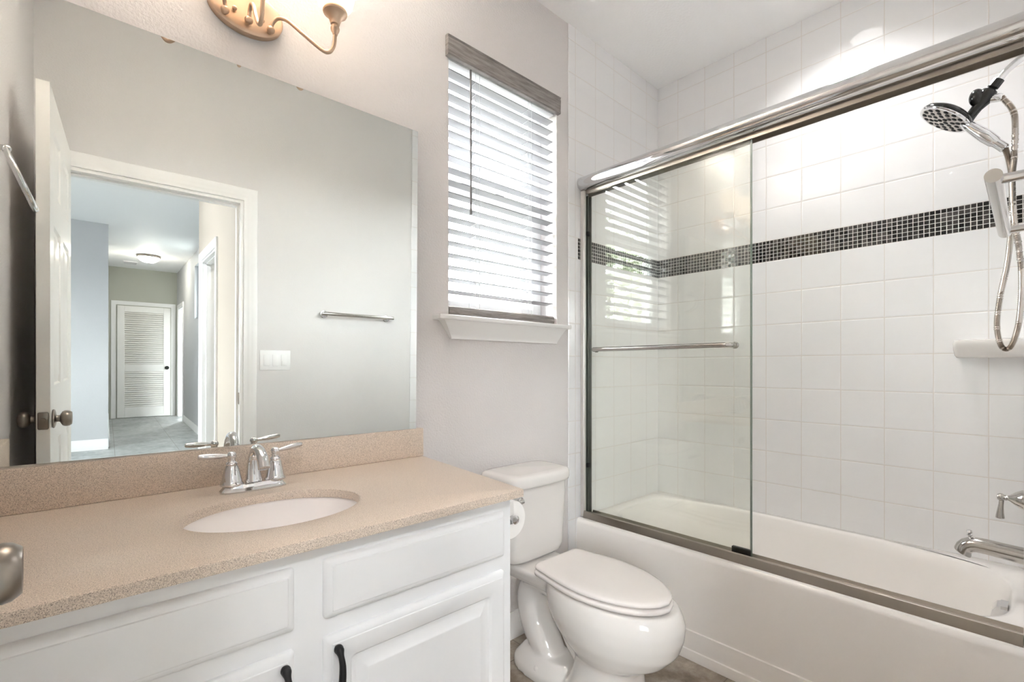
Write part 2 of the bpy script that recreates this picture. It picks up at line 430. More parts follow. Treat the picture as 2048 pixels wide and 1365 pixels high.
# ------------------------------------------------------------------ hallway beyond the door (seen in the mirror)
HXN, HXF = .70, 1.10
near = wall_with_holes(BM(), 'x', HXN, HXN+.13, -3.75, YB-.115, 0, ZC, [(-3.56, -2.83, -.01, 2.01)])
struct('wall_hall_near', near, MT['hallnear'], smooth=False)
struct('wall_hall_return', box(BM(), HXN+.13, HXF, -3.75, -3.62, 0, ZC), MT['hall'], smooth=False)
struct('wall_hall_right', wall_with_holes(BM(), 'x', HXF, HXF+.13, -10.0, -3.62, 0, ZC, [(-7.42, -6.72, 1.74, 2.56), (-9.62, -8.86, -.01, 2.06)]), MT['hall'], smooth=False)
struct('wall_hall_end', box(BM(), -2.1, HXF+.3, -9.98, -9.85, 0, ZC), MT['hallend'], smooth=False)
struct('wall_hall_corner', box(BM(), -2.1, .072, -6.4, -6.25, 0, ZC), MT['hall'], smooth=False)
struct('wall_hall_side', box(BM(), -.06, .072, -9.85, -6.4, 0, ZC), MT['hall'], smooth=False)
struct('wall_hall_left', wall_with_holes(BM(), 'x', -2.2, -2.08, -6.4, YB-.1, 0, ZC, [(-4.6, -3.2, 1.0, 2.3)]), MT['hall'], smooth=False)
struct('wall_hall_front', box(BM(), -2.2, XL-.1, YB-.115, YB, 0, ZC), MT['hall'], smooth=False)
bmb = BM(); prism(bmb, [(-6.25+u, v) for u, v in base_profile(.13)], 'x', -2.05, .072); struct('baseboard_hall', bmb, MT['trim'])
bmb = BM(); prism(bmb, [(.072+u, v) for u, v in base_profile(.13)], 'y', -9.85, -6.4); struct('baseboard_hall_side', bmb, MT['trim'])
bmb = BM(); prism(bmb, [(HXF-u, v) for u, v in base_profile(.11)], 'y', -8.79, -3.75); struct('baseboard_hall_right', bmb, MT['trim'])
# side room behind the near doorway
struct('wall_side_room_far', box(BM(), 2.2, 2.3, -3.62, YB-.115, 0, ZC), MT['hall'], smooth=False)
struct('wall_side_room_end', box(BM(), HXF+.13, 2.3, -3.75, -3.62, 0, ZC), MT['hall'], smooth=False)
c = casing(BM(), 'x', HXN, -1, -3.56, -2.83, 2.01); jamb(c, 'x', HXN, HXN+.13, -3.56, -2.83, 2.01, .016, (HXN+.03, HXN+.065))
struct('trim_2', c, MT['trim'], 'white casing of the side doorway in the hallway, seen in the mirror', 'door casing')
d3 = bpy.data.objects.new('door_3', None); COL.objects.link(d3); d3['kind'] = 'structure'; d3.location = (HXN+.135, -3.54, 0)
tag(d3, 'plain white hallway side door swung open with nickel hinges, seen in mirror', 'door')
part('leaf', box(BM(), HXN+.135, HXN+.135+.70, -3.54, -3.505, .012, 1.99, .001), MT['door'], d3)
for z in (.33, 1.09, 1.80): part('hinge', box(BM(), HXN+.095, HXN+.137, -3.546, -3.541, z-.045, z+.045, .001), MT['hinge'], d3)
# louvred door at the end
c = casing(BM(), 'y', -9.85, 1, .185, 1.005, 2.085, .07); struct('trim_3', c, MT['trim'], 'white casing around the louvred door at the hallway end', 'door casing')
d2 = bpy.data.objects.new('door_2', None); COL.objects.link(d2); d2['kind'] = 'structure'; d2.location = (.6, -9.85, 0)
tag(d2, 'white louvred closet door at the far end of the hallway, seen in mirror', 'door')
k = BM(); yf = -9.85
for x0, x1, z0, z1 in ((.2, .305, .01, 2.07), (.885, .99, .01, 2.07), (.305, .885, .01, .2), (.305, .885, .86, .99), (.305, .885, 1.96, 2.07)): box(k, x0, x1, yf+.002, yf+.036, z0, z1, .003, 1)
part('door_frame', k, MT['door'], d2)
for z0, z1, n in ((.2, .86, 17), (.99, 1.96, 25)):
    k = BM(); st = (z1-z0)/n
    for i in range(n):
        zz = z0+(i+.5)*st
        prism(k, [(yf+.001, zz+st*.50), (yf+.004, zz+st*.56), (yf+.036, zz-st*.34), (yf+.033, zz-st*.42)], 'x', .303, .887)
    part('louvre_panel', k, MT['door'], d2)
part('door_knob', lathe(BM(), [(.030, 0), (.030, .006), (.013, .01), (.013, .03), (.030, .038), (.034, .05), (.028, .062), (0, .064)], (.935, yf+.036, .93), (0, 1, 0)), MT['smoke'], d2, 'round dark knob')
# far side doorway casing and hall window
c = casing(BM(), 'x', HXF, -1, -9.62, -8.86, 2.06); jamb(c, 'x', HXF, HXF+.13, -9.62, -8.86, 2.06, .016); struct('trim_4', c, MT['trim'], 'white casing of the doorway beside the louvred door', 'door casing')
struct('wall_closet', box(BM(), HXF+.5, HXF+.6, -10.0, -8.4, 0, ZC), MT['hall'], smooth=False)
k = BM()
for y0, y1, z0, z1 in ((-7.42, -7.38, 1.74, 2.56), (-6.76, -6.72, 1.74, 2.56), (-7.38, -6.76, 1.74, 1.78), (-7.38, -6.76, 2.52, 2.56)): box(k, HXF+.05, HXF+.09, y0, y1, z0, z1, .002, 1)
w2 = struct('window_2', k, MT['vinyl'], 'bright high window in the right hallway wall, seen in mirror', 'window'); part('pane', box(BM(), HXF+.068, HXF+.072, -7.38, -6.76, 1.78, 2.52), MT['pane'], w2)
k = BM()
for y0, y1, z0, z1 in ((-4.6, -4.55, 1.0, 2.3), (-3.25, -3.2, 1.0, 2.3), (-4.55, -3.25, 1.0, 1.05), (-4.55, -3.25, 2.25, 2.3), (-3.925, -3.875, 1.05, 2.25)): box(k, -2.16, -2.12, y0, y1, z0, z1, .002, 1)
w3 = struct('fill_window', k, MT['vinyl'], 'unseen white framed window added on the left side of the hallway for daylight', 'window'); part('pane', box(BM(), -2.142, -2.138, -4.55, -3.25, 1.05, 2.25), MT['pane'], w3)  # unseen window added to let daylight into the hall and bathroom
for dx_, dy_, lab, mt_ in ((.57, -8.2, 'lit frosted dome light on the far hallway ceiling, seen in the mirror', 'dome'), (-.50, -3.0, 'unseen frosted dome added on the hallway ceiling outside the bathroom doorway as fill light', 'fill_dome'), (1.5, -2.7, 'lit frosted dome light in the side room off the hallway', 'dome')):  # second dome is an added, unseen fill light through the bathroom doorway
    dm = thing('dome_ceiling_light', lab, 'ceiling light', (dx_, dy_, ZC), 'frosted dome ceiling lights')
    part('base_ring', lathe(BM(), [(.10, 0), (.158, -.003), (.160, -.018), (.15, -.035), (.135, -.038)], (dx_, dy_, ZC)), MT['nickel'], dm)
    part('dome', lathe(BM(), [(.145, -.03), (.138, -.055), (.115, -.083), (.08, -.103), (.04, -.112), (.012, -.114)], (dx_, dy_, ZC)), MT[mt_], dm)
    part('finial', lathe(BM(), [(.008, -.112), (.011, -.118), (.006, -.126), (0, -.128)], (dx_, dy_, ZC), n=12), MT['nickel'], dm)
k = BM(); box(k, .27, .47, -9.28, -9.02, ZC-.008, ZC-.0005, .002, 1)
v = thing('ceiling_vent', 'pale square air vent on the hallway ceiling near the end wall', 'air vent', (.37, -9.15, ZC)); part('vent_frame', k, MT['ceil'], v)
k = BM()
for i in range(9): box(k, .285, .455, -9.26+i*.027, -9.246+i*.027, ZC-.013, ZC-.008)
part('louvre', k, MT['cord'], v)

# ------------------------------------------------------------------ window in the vanity wall
k = BM(); yf0, yf1 = .10, .145
fr = [(WX0, WX0+.035, WZ0, WZ1), (WX1-.035, WX1, WZ0, WZ1), (WX0+.035, WX1-.035, WZ0, WZ0+.04), (WX0+.035, WX1-.035, WZ1-.035, WZ1)]
for x0, x1, z0, z1 in fr: box(k, x0, x1, yf0, yf1, z0, z1, .003, 1)
win = struct('window_1', k, MT['vinyl'], 'white single hung bathroom window behind the grey blinds', 'window')
k = BM(); x0, x1 = WX0+.035, WX1-.035
for a, b, c0, d0 in ((x0, x0+.03, WZ0+.04, 1.88), (x1-.034, x1, WZ0+.04, 1.88), (x0+.03, x1-.034, WZ0+.04, WZ0+.075), (x0+.03, x1-.034, 1.85, 1.88)): box(k, a, b, yf0-.012, yf0+.018, c0, d0, .003, 1)
part('lower_sash', k, MT['vinyl'], win)
k = BM()
for a, b, c0, d0 in ((x0, x0+.02, 1.85, WZ1-.035), (x1-.02, x1, 1.85, WZ1-.035), (x0+.02, x1-.02, 1.85, 1.875)): box(k, a, b, yf0+.018, yf0+.04, c0, d0, .002, 1)
part('upper_sash', k, MT['vinyl'], win)
part('pane', box(BM(), x0+.03, x1-.034, .108, .112, WZ0+.075, 1.85), MT['pane'], win)
part('pane', box(BM(), x0+.02, x1-.02, .126, .13, 1.875, WZ1-.035), MT['pane'], win)
for x in (1.16, 1.34): part('sash_lock', box(BM(), x, x+.05, .078, .10, 1.88, 1.892, .003), MT['vinyl'], win)
sill = BM(); box(sill, .966, 1.692, -.05, .098, 1.316, 1.3345, .005)
rings = []
for t in [i/8 for i in range(9)]:
    z = 1.316-.062*t; s = t**.55 if t else 0; s = t**.85
    d = .040-.026*s; xa, xb = .992+.048*s, 1.666-.036*s
    rings.append([(xa, 0, z), (xb, 0, z), (xb, -d, z), (xa, -d, z)])
rings.append([(rings[-1][0][0], 0, 1.248), (rings[-1][1][0], 0, 1.248), (rings[-1][1][0], -.014, 1.248), (rings[-1][0][0], -.014, 1.248)])
loft(sill, rings); struct('trim_5', sill, MT['trim'], 'white window sill with a moulded apron below the blinds', 'window sill')

bl = thing('window_blind', 'grey horizontal slat blind with a grey wood valance in the window', 'window blind', (1.33, 0, 2.3))
k = BM(); prism(k, [(-.001, 2.306), (-.018, 2.306), (-.021, 2.311), (-.019, 2.318), (-.021, 2.366), (-.018, 2.374), (-.022, 2.380), (-.014, 2.384), (-.001, 2.384)], 'x', 1.022, 1.648)
part('valance', k, MT['wood'], bl)
part('head_rail', box(BM(), 1.043, 1.632, .008, .055, 2.305, 2.345, .002), MT['vinyl'], bl)
k = BM(); pitch = .0467
zsl = [1.432+i*pitch for i in range(19)]
for z in zsl:
    prof = []
    for i in range(7):
        u = -1+i/3; prof.append((.028+u*.0185, z+.0018*(1-u*u)-.0024*u))
    prof += [(y, zz-.0036) for y, zz in prof[::-1]]
    prism(k, prof, 'x', 1.043, 1.626)
part('slats', k, MT['slat'], bl)
k = BM(); prism(k, [(.004, 1.3395), (.06, 1.3395), (.06, 1.372), (.05, 1.3755), (.012, 1.3755), (.006, 1.371), (.004, 1.364), (.001, 1.36), (.001, 1.352), (.004, 1.348)], 'x', 1.043, 1.630); part('bottom_rail', k, MT['wood'], bl)
for x in (1.178, 1.47):
    k = BM()
    for y in (.007, .049): tube(k, [(x-.006, y, 1.37), (x-.006, y, 2.31)], .0009, 6)
    tube(k, [(x+.012, .004, 1.37), (x+.012, .004, 2.31)], .001, 6)
    for z in zsl: tube(k, [(x-.006, .006, z-.004), (x-.006, .050, z-.008)], .0009, 5)
    part('ladder_cord', k, MT['cord'], bl)
k = BM(); tube(k, [(1.139, -.004, 2.30), (1.1395, -.005, 1.765)], .0042, 8); lathe(k, [(.0042, 0), (.0056, -.01), (.005, -.03), (0, -.032)], (1.1395, -.005, 1.767), n=10); part('tilt_wand', k, MT['wand'], bl, 'grey tilt wand')

# ------------------------------------------------------------------ mirror: leans very slightly off the wall
A2, B2 = .038, .021
def my(x, z): return -.005-(A2/2)*(x-(-.228))-(B2/2)*(z-.922)
mx0, mx1, mz0, mz1 = XL+.002, .8815, .9262, 1.9625
mr = thing('wall_mirror', 'large frameless wall mirror above the vanity backsplash', 'mirror', (.35, 0, .93))
k = BM(); f = [(mx0, my(mx0, mz0), mz0), (mx1, my(mx1, mz0), mz0), (mx1+.001, my(mx1, mz1), mz1), (mx0, my(mx0, mz1), mz1)]
quad(k, *f); part('mirror_glass', k, MT['mirror'], mr, smooth=False)
k = BM(); b_ = [(x, -.0005, z) for x, y, z in f]; f2 = [(x, y+.0004, z) for x, y, z in f]
quad(k, *b_)
for i in range(4): quad(k, f2[i], f2[(i+1) % 4], b_[(i+1) % 4], b_[i])
part('mirror_backing', k, MT['glassedge'], mr, smooth=False)

# ------------------------------------------------------------------ vanity cabinet
CF = -.560; CX1 = .841
cb = thing('vanity_cabinet', 'white vanity cabinet with raised panel doors under the speckled countertop', 'cabinet', (.33, -.3, 0))
k = BM(); wall_with_holes(k, 'y', CF, CF+.019, XL+.003, CX1, .1, .806, [(-.14, .275, .14, .60), (.375, .79, .14, .60), (-.14, .275, .67, .75), (.375, .79, .67, .75)])
part('face_frame', k, MT['cab'], cb, smooth=False)
k = BM(); box(k, CX1-.018, CX1-.0005, CF+.0191, -.016, .0, .806, .001, 1); box(k, XL+.003, XL+.02, CF+.0191, -.016, .1, .806); box(k, XL+.02, CX1-.018, -.034, -.016, .1, .806); box(k, XL+.02, CX1-.018, CF+.0191, -.034, .1, .116)
part('carcass', k, MT['cab'], cb)
part('toe_kick', box(BM(), XL+.003, CX1-.019, CF+.07, CF+.085, 0, .1), MT['cab'], cb)
def rect(x0, x1, z0, z1, y, r=0.0, n=5):
    if r <= 0: return [(x0, y, z0), (x1, y, z0), (x1, y, z1), (x0, y, z1)]
    out = []
    for cx, cz, a0 in ((x1-r, z0+r, -pi/2), (x1-r, z1-r, 0), (x0+r, z1-r, pi/2), (x0+r, z0+r, pi)):
        for i in range(n): out.append((cx+r*cos(a0+pi/2*i/(n-1)), y, cz+r*sin(a0+pi/2*i/(n-1))))
    return out
def slab_front(bm, x0, x1, z0, z1, yb, th=.0175, field=None):
    rs = [rect(x0, x1, z0, z1, yb, .006)]
    for ins, d in ((0, .005), (.0012, .009), (.005, .0125), (.010, .0150), (.013, .0152), (.0145, .0172), (.017, .0175)):
        rs.append(rect(x0+ins, x1-ins, z0+ins, z1-ins, yb-d*th/.0175, max(.006-ins*.3, .002)))
    if field:
        for ins, d in ((.0475, .0175), (.0495, .0160), (.0515, .0125), (.0535, .0105), (.060, .0100), (.065, .0103), (.083, .0165), (.0845, .0175), (.087, .0178)):
            r = .012 if ins < .062 else .002
            rs.append(rect(x0+ins, x1-ins, z0+ins, z1-ins, yb-d, r))
    loft(bm, rs); return bm
def pull(bm, x, z0, z1, y):
    pts = [(x, y+.0, z1), (x, y-.012, z1), (x+.0008, y-.020, z1-.012), (x+.002, y-.023, z1-.03), (x, y-.026, (z0+z1)/2), (x-.002, y-.023, z0+.03), (x-.0008, y-.020, z0+.012), (x, y-.012, z0), (x, y, z0)]
    tube(bm, spline(pts, 6), lambda t: .0048+.0022*sin(pi*t)**4+.0035*math.exp(-((t-.14)/.06)**2)+.0035*math.exp(-((t-.86)/.06)**2), 12)
    for z in (z0, z1): sphere(bm, (x, y-.009, z), .0088, 1, 1.0, 1, 14)
    return bm
for x0, x1, hx, nm in ((.352, .813, .373, 'r'), (-.163, .298, .277, 'l')):
    part('drawer_front', slab_front(BM(), x0, x1, .657, .772, CF-.0003), MT['cab'], cb)
    dr = part('door', slab_front(BM(), x0, x1, .125, .621, CF-.0003, field=True), MT['cab'], cb)
    part('handle', pull(BM(), hx, .492, .600, CF-.0178), MT['black'], dr, 'black iron bow handle')

# ------------------------------------------------------------------ countertop (with an oval cut-out) and its splashes
CT0, CT1 = .807, .8272
SX, SY, SA, SB = .335, -.345, .180, .140
ct = thing('countertop', 'beige speckled vanity countertop with an oval sink opening', 'countertop', (.35, -.3, CT0))
def ctop(bm):
    out = [(XL+.002, -.002), (XL+.002, -.598), (.853, -.598), (.9115, -.002)]      # outline
    n = 72; C = Vector((SX, SY))
    def hit(a):
        d = Vector((cos(a), sin(a))); best = None
        for i in range(4):
            p, q = Vector(out[i]), Vector(out[(i+1) % 4]); e = q-p
            den = d.x*e.y-d.y*e.x
            if abs(den) < 1e-9: continue
            t = ((p-C).x*e.y-(p-C).y*e.x)/den; s = ((p-C).x*d.y-(p-C).y*d.x)/den
            if t > 0 and -1e-6 <= s <= 1+1e-6 and (best is None or t < best): best = t
        return C+d*best
    angs = sorted([2*pi*i/n for i in range(n)]+[math.atan2(p[1]-SY, p[0]-SX) % (2*pi) for p in out])
    el = lambda a, k: (SX+(SA+k)*cos(math.atan2(sin(a)/SB, cos(a)/SA)), SY+(SB+k)*sin(math.atan2(sin(a)/SB, cos(a)/SA)))
    outer = [hit(a) for a in angs]
    def inset(p, k):     # pull the outline in for the eased edge
        return (p.x-(k if p.x > .84 else 0), p.y+(k if p.y < -.59 else 0))
    R = [[(*el(a, 0), CT0) for a in angs], [(*el(a, 0), CT1-.004) for a in angs], [(*el(a, .0015), CT1-.001) for a in angs], [(*el(a, .004), CT1) for a in angs],
         [(*inset(p, .003), CT1) for p in outer], [(*inset(p, .0008), CT1-.001) for p in outer], [(*p, CT1-.003) for p in outer], [(*p, CT0) for p in outer], [(*el(a, 0), CT0) for a in angs]]
    loft(bm, R, cap=False); return bm
part('top', ctop(BM()), MT['counter'], ct, angle=30)
part('backsplash', box(BM(), XL+.002, .911, -.0285, -.0008, CT1+.0002, .9255, .003), MT['counter'], ct)
part('side_splash', box(BM(), XL+.001, -.165, -.596, -.0290, CT1+.0002, .915, .003), MT['counter'], ct)
sk = thing('sink_basin', 'white oval undermount sink basin set into the countertop', 'sink', (SX, SY, CT0))
k = BM(); rs = []
for s, z in ((1.10, CT0-.0004), (1.0, CT0-.0004), (.985, CT0-.012), (.95, CT0-.05), (.86, CT0-.095), (.68, CT0-.128), (.42, CT0-.143), (.13, CT0-.148)):
    rs.append(sring(SX, SY, z, SA*s+.004, SB*s+.004, 2.1, 48))
for s, z in ((.13, CT0-.155), (.45, CT0-.152), (.75, CT0-.135), (.92, CT0-.1), (1.02, CT0-.05), (1.07, CT0-.012), (1.10, CT0-.0095)):
    rs.append(sring(SX, SY, z, SA*s+.004, SB*s+.004, 2.1, 48))
rs.append(rs[0]); loft(k, rs, cap=False); part('bowl', k, MT['porc2'], sk, angle=50)
part('drain', lathe(BM(), [(.0, -.146), (.018, -.1462), (.0235, -.1475), (.0235, -.152)], (SX, SY, CT0)), MT['chrome'], sk)

# faucet
FXc, FYc = .3415, -.127
fa = thing('bathroom_faucet', 'chrome two handle centerset faucet behind the oval sink', 'faucet', (FXc, FYc, CT1))
k = BM(); rs = []
for z, a, b in ((0, .077, .030), (.004, .0775, .0305), (.008, .074, .027), (.013, .070, .0235), (.017, .0695, .023), (.020, .067, .021)):
    rs.append(sring(FXc, FYc, CT1+z, a, b, 3.0, 48))
loft(k, rs); part('base_plate', k, MT['chrome'], fa)
for s in (-1, 1):
    hx = FXc+s*.0508; k = BM()
    lathe(k, [(.026, 0), (.0262, .004), (.0235, .007), (.0225, .012), (.019, .03), (.0145, .047), (.0125, .050), (.0135, .053), (.0125, .056), (.0088, .059), (.0080, .064), (.009, .068)], (hx, FYc, CT1+.018))
    hd = part('handle', k, MT['chrome'], fa)
    k = BM(); sphere(k, (hx, FYc, CT1+.0915), .0108)
    ang = -.10 if s < 0 else .25
    pts = [(hx+s*t, FYc+.006*(t/.07), CT1+.0915+(.0035 if s < 0 else .010)*t/.07) for t in (.006, .013, .022, .035, .05, .062, .069, .071)]
    rr = [.0050, .0046, .0056, .0072, .0078, .0070, .0056, .0030]
    tube(k, pts, lambda t: rr[min(7, int(round(t*7)))], 16); part('lever', k, MT['chrome'], hd)
k = BM(); pts = spline([(FXc, FYc+.002, CT1+.018), (FXc, FYc+.006, CT1+.05), (FXc, FYc+.003, CT1+.085), (FXc, FYc-.018, CT1+.104), (FXc, FYc-.047, CT1+.1045), (FXc, FYc-.075, CT1+.088), (FXc, FYc-.089, CT1+.066)], 8)
tube(k, pts, lambda t: .0205-.009*min(1, t/.35)+.0022*max(0, (t-.45)/.55), 20); part('spout', k, MT['chrome'], fa)
k = BM(); lathe(k, [(.003, 0), (.003, .03), (.0032, .034), (.0058, .039), (.0062, .044), (.004, .049), (0, .05)], (FXc, FYc+.0235, CT1+.0195), n=14); part('lift_rod', k, MT['chrome'], fa)

# ------------------------------------------------------------------ vanity light
PX, PZ = .352, 2.128
vl = thing('vanity_light', 'bronze three arm vanity light with lit frosted glass shades above the mirror', 'wall light', (PX, 0, PZ))
def ering(y, a, b, n=56): return [(PX+a*cos(2*pi*i/n), y, PZ+b*sin(2*pi*i/n)) for i in range(n)]
k = BM(); loft(k, [ering(-.0005, .094, .064), ering(-.0150, .094, .064), ering(-.0185, .0928, .0628), ering(-.0205, .0895, .0597), ering(-.0218, .082, .053), ering(-.0222, .06, .035), ering(-.0222, .03, .015)]); part('back_plate', k, MT['bronze'], vl)
for sx in (-.033, .036):
    k = BM(); lathe(k, [(.0042, 0), (.0042, .003), (.006, .005), (.006, .008), (.003, .011), (0, .012)], (PX+sx, -.0222, PZ-.016), (0, -1, 0), 12); part('cap_screw', k, MT['bronze'], vl)
ENDS = [(-.186, -.160, 'left'), (0.0, -.165, 'middle'), (.188, -.160, 'right')]
UZ = 2.026
for i, (dx, py, nm) in enumerate(ENDS):
    b0 = Vector((PX+[-.057, 0, .056][i], -.034, PZ-.036))
    ex = PX+dx; k = BM(); sphere(k, b0, .0105)
    sphere(k, (b0.x, -.0245, b0.z), .0075)
    if nm != 'middle':
        s = 1 if dx > 0 else -1
        pts = [b0+Vector((0, -.004, .004)), b0+Vector((.003*s, -.008, .017)), b0+Vector((.014*s, -.022, .027)), b0+Vector((.032*s, -.045, .016)), b0+Vector((.062*s, -.076, -.022)), Vector((ex-.030*s, -.140, UZ+.004)), Vector((ex-.014*s, -.152, UZ-.001)), Vector((ex-.003*s, -.158, UZ+.018)), Vector((ex, -.160, UZ+.052))]
    else:
        pts = [b0+Vector((0, -.004, .004)), b0+Vector((0, -.010, .020)), b0+Vector((0, -.026, .028)), b0+Vector((0, -.048, .012)), b0+Vector((0, -.075, -.035)), Vector((ex, -.132, UZ+.003)), Vector((ex, -.148, UZ)), Vector((ex, -.161, UZ+.02)), Vector((ex, -.165, UZ+.052))]
    tube(k, spline(pts, 8), .0052, 12)
    arm = part('arm', k, MT['bronze'], vl)
    top = pts[-1]; k = BM()
    lathe(k, [(.006, -.004), (.0075, .001), (.011, .008), (.0122, .014), (.011, .020), (.0085, .024), (.012, .026), (.013, .030), (.018, .044), (.027, .053), (.0315, .056), (.033, .060), (.031, .064), (.020, .064)], top)
    part('shade_holder', k, MT['bronze'], arm)
    k = BM(); lathe(k, [(.026, .0645), (.036, .068), (.0465, .082), (.0525, .105), (.054, .14), (.0535, .185), (.0535, .20), (.0505, .20), (.0500, .14), (.048, .105), (.042, .084), (.032, .0725), (.02, .0700)], top, n=40)
    part('lamp_shade', k, MT['glow'], arm, 'lit frosted white glass shade')
    k = BM(); sphere(k, top+Vector((0, 0, .108)), .022, 1, 1, 1.1); lathe(k, [(.012, .068), (.013, .08), (.015, .088)], top, n=16); part('bulb', k, MT['bulb'], arm)
    la = light('shade_light', 'AREA', top+Vector((0, 0, .190)), UP_W, (1.0, .91, .80), shape='DISK', size=.085, spread=radians(85)); la.rotation_euler = (pi, 0, 0); la.parent = vl; la.location = Vector(la.location)-Vector(vl.location)

# ------------------------------------------------------------------ towel ring (left wall, seen in the mirror) and towel bar (back wall)
tr_ = thing('towel_ring', 'chrome towel ring on the left wall, seen in the mirror', 'towel ring', (XL, -.5, 1.75))
k = BM(); lathe(k, [(.024, 0), (.025, .004), (.022, .007), (.012, .009)], (XL, -.5, 1.748), (1, 0, 0)); tube(k, [(XL+.006, -.5, 1.748), (XL+.028, -.5, 1.748)], .008, 14); sphere(k, (XL+.028, -.5, 1.748), .0105)
part('mount', k, MT['chrome'], tr_)
k = BM(); dv = Vector((.36, 0, -.93)).normalized(); c0 = Vector((XL+.026, -.5, 1.742))+dv*.083; ring = []
for i in range(64):
    a = 2*pi*i/64; ring.append(c0+dv*(.080*cos(a))+Vector((0, 1, 0))*(.080*sin(a)))
tube(k, ring, .0078, 12, closed=True); part('ring', k, MT['chrome'], tr_)
tb = thing('towel_bar', 'chrome towel bar on the wall opposite the vanity, near end beside the shower', 'towel bar', (1.265, YB, 1.433))
TBZ, TBY = 1.433, YB+.056
k = BM(); tube(k, [(1.033, TBY, TBZ), (1.494, TBY, TBZ)], .0105, 24); part('bar', k, MT['soft'], tb)
for x in (1.062, 1.465):
    k = BM(); tube(k, [(x, YB+.004, TBZ), (x, TBY, TBZ)], .0075, 16); lathe(k, [(.0235, 0), (.0235, .006), (.021, .009), (.009, .010)], (x, YB+.0003, TBZ), (0, 1, 0)); part('post', k, MT['chrome'], tb)
sw = thing('light_switch', 'white triple rocker switch plate beside the doorway casing', 'light switch', (.791, YB, 1.15))
part('wall_plate', box(BM(), .710, .872, YB+.0004, YB+.006, 1.093, 1.207, .003), MT['white'], sw)
for i in range(3):
    x = .791+(i-1)*.046
    r_ = part('rocker', box(BM(), x-.0165, x+.0165, YB+.006, YB+.0095, 1.117, 1.183, .002), MT['white'], sw)
    if i == 2: part('slider', box(BM(), x-.012, x+.012, YB+.0095, YB+.0125, 1.124, 1.146, .001), MT['white'], r_)

# ------------------------------------------------------------------ toilet
TC = 1.322
to = thing('toilet', 'white two piece toilet with closed lid between the vanity and the bathtub', 'toilet', (TC, -.35, 0))
def egg(z, yb, yf, wx, pw=2.25, skew=0.0, n=48):
    """plan outline: back at yb (towards the wall), front at yf"""
    cy = (yb+yf)/2; L = (yb-yf)/2; out = []
    for i in range(n):
        a = 2*pi*i/n; ca, sa = cos(a), sin(a)
        y = cy+L*math.copysign(abs(sa)**(2/pw), sa)
        x = wx*math.copysign(abs(ca)**(2/pw), ca)
        t = (y-cy)/L
        x *= (1-.16*max(0, -t)**1.6) 
        out.append((TC+x+skew*t, y, z))
    return out
k = BM(); bl_ = [(.0, -.60, -.07, .0)]
rs = [egg(.000, -.36, -.655, .112, 3.4), egg(.02, -.36, -.653, .110, 3.4), egg(.09, -.40, -.640, .102, 3.2), egg(.15, -.42, -.634, .099, 3.0), egg(.178, -.42, -.645, .102, 2.7),
      egg(.198, -.40, -.685, .118, 2.4), egg(.225, -.37, -.728, .138, 2.3), egg(.265, -.33, -.764, .154, 2.3), egg(.31, -.30, -.780, .162, 2.3), egg(.35, -.29, -.783, .163, 2.3), egg(.378, -.285, -.774, .158, 2.3), egg(.398, -.285, -.762, .150, 2.3)]
loft(k, rs)
def rr(z, x0, x1, y0, y1, e=5.0, n=40): return sring((x0+x1)/2, (y0+y1)/2, z, (x1-x0)/2, (y1-y0)/2, e, n)
loft(k, [rr(.33, TC-.075, TC+.075, -.36, -.04), rr(.36, TC-.10, TC+.10, -.36, -.03), rr(.385, TC-.112, TC+.112, -.36, -.028), rr(.398, TC-.11, TC+.11, -.36, -.03)])
tube(k, spline([(TC, -.50, .13), (TC, -.42, .17), (TC, -.36, .26), (TC, -.30, .335), (TC, -.215, .335), (TC, -.165, .26), (TC, -.185, .16), (TC, -.24, .09), (TC, -.27, .0)], 6), lambda t: .062, 20)
loft(k, [rr(0, TC-.10, TC+.10, -.42, -.10, 2.6), rr(.03, TC-.098, TC+.098, -.418, -.102, 2.6), rr(.05, TC-.085, TC+.085, -.40, -.12, 2.6), rr(.075, TC-.06, TC+.06, -.38, -.14, 2.6)])
bowl = part('bowl', k, MT['porc'], to, angle=180)
m_ = bowl.modifiers.new('merge', 'REMESH'); m_.mode = 'VOXEL'; m_.voxel_size = .0065; m_.use_smooth_shade = True
m_ = bowl.modifiers.new('soften', 'SMOOTH'); m_.factor = .5; m_.iterations = 9
for s in (-1, 1): part('bolt_cap', lathe(BM(), [(.014, 0), (.014, .006), (.011, .013), (.005, .017), (0, .0175)], (TC+s*.078, -.265, .036), n=20), MT['porc'], to)
k = BM(); TBK, TFR = -.022, -.218
loft(k, [rr(.405, TC-.130, TC+.130, TFR+.020, TBK-.012, 5), rr(.415, TC-.137, TC+.137, TFR+.012, TBK-.006, 6), rr(.44, TC-.142, TC+.142, TFR+.006, TBK-.002, 7), rr(.56, TC-.149, TC+.149, TFR+.002, TBK, 7), rr(.692, TC-.155, TC+.155, TFR, TBK, 7)])
part('tank', k, MT['porc'], to, angle=60)
def lid_ring(z, g, yf=-.236):
    out = []; n = 56
    for x, y, zz in sring(TC, (TBK+yf)/2, z, .171+g, (TBK-yf)/2+g, 6, n):
        f = max(0.0, ((TBK+yf)/2-y)/((TBK-yf)/2)); out.append((x*(1)-(x-TC)*.05*f, y-.012*f*(1-((x-TC)/.17)**2), z))
    return out
k = BM(); loft(k, [lid_ring(.692, -.010), lid_ring(.696, -.003), lid_ring(.706, 0), lid_ring(.724, 0), lid_ring(.735, -.004), lid_ring(.740, -.012), lid_ring(.742, -.03)])
part('tank_lid', k, MT['porc'], to, angle=60)
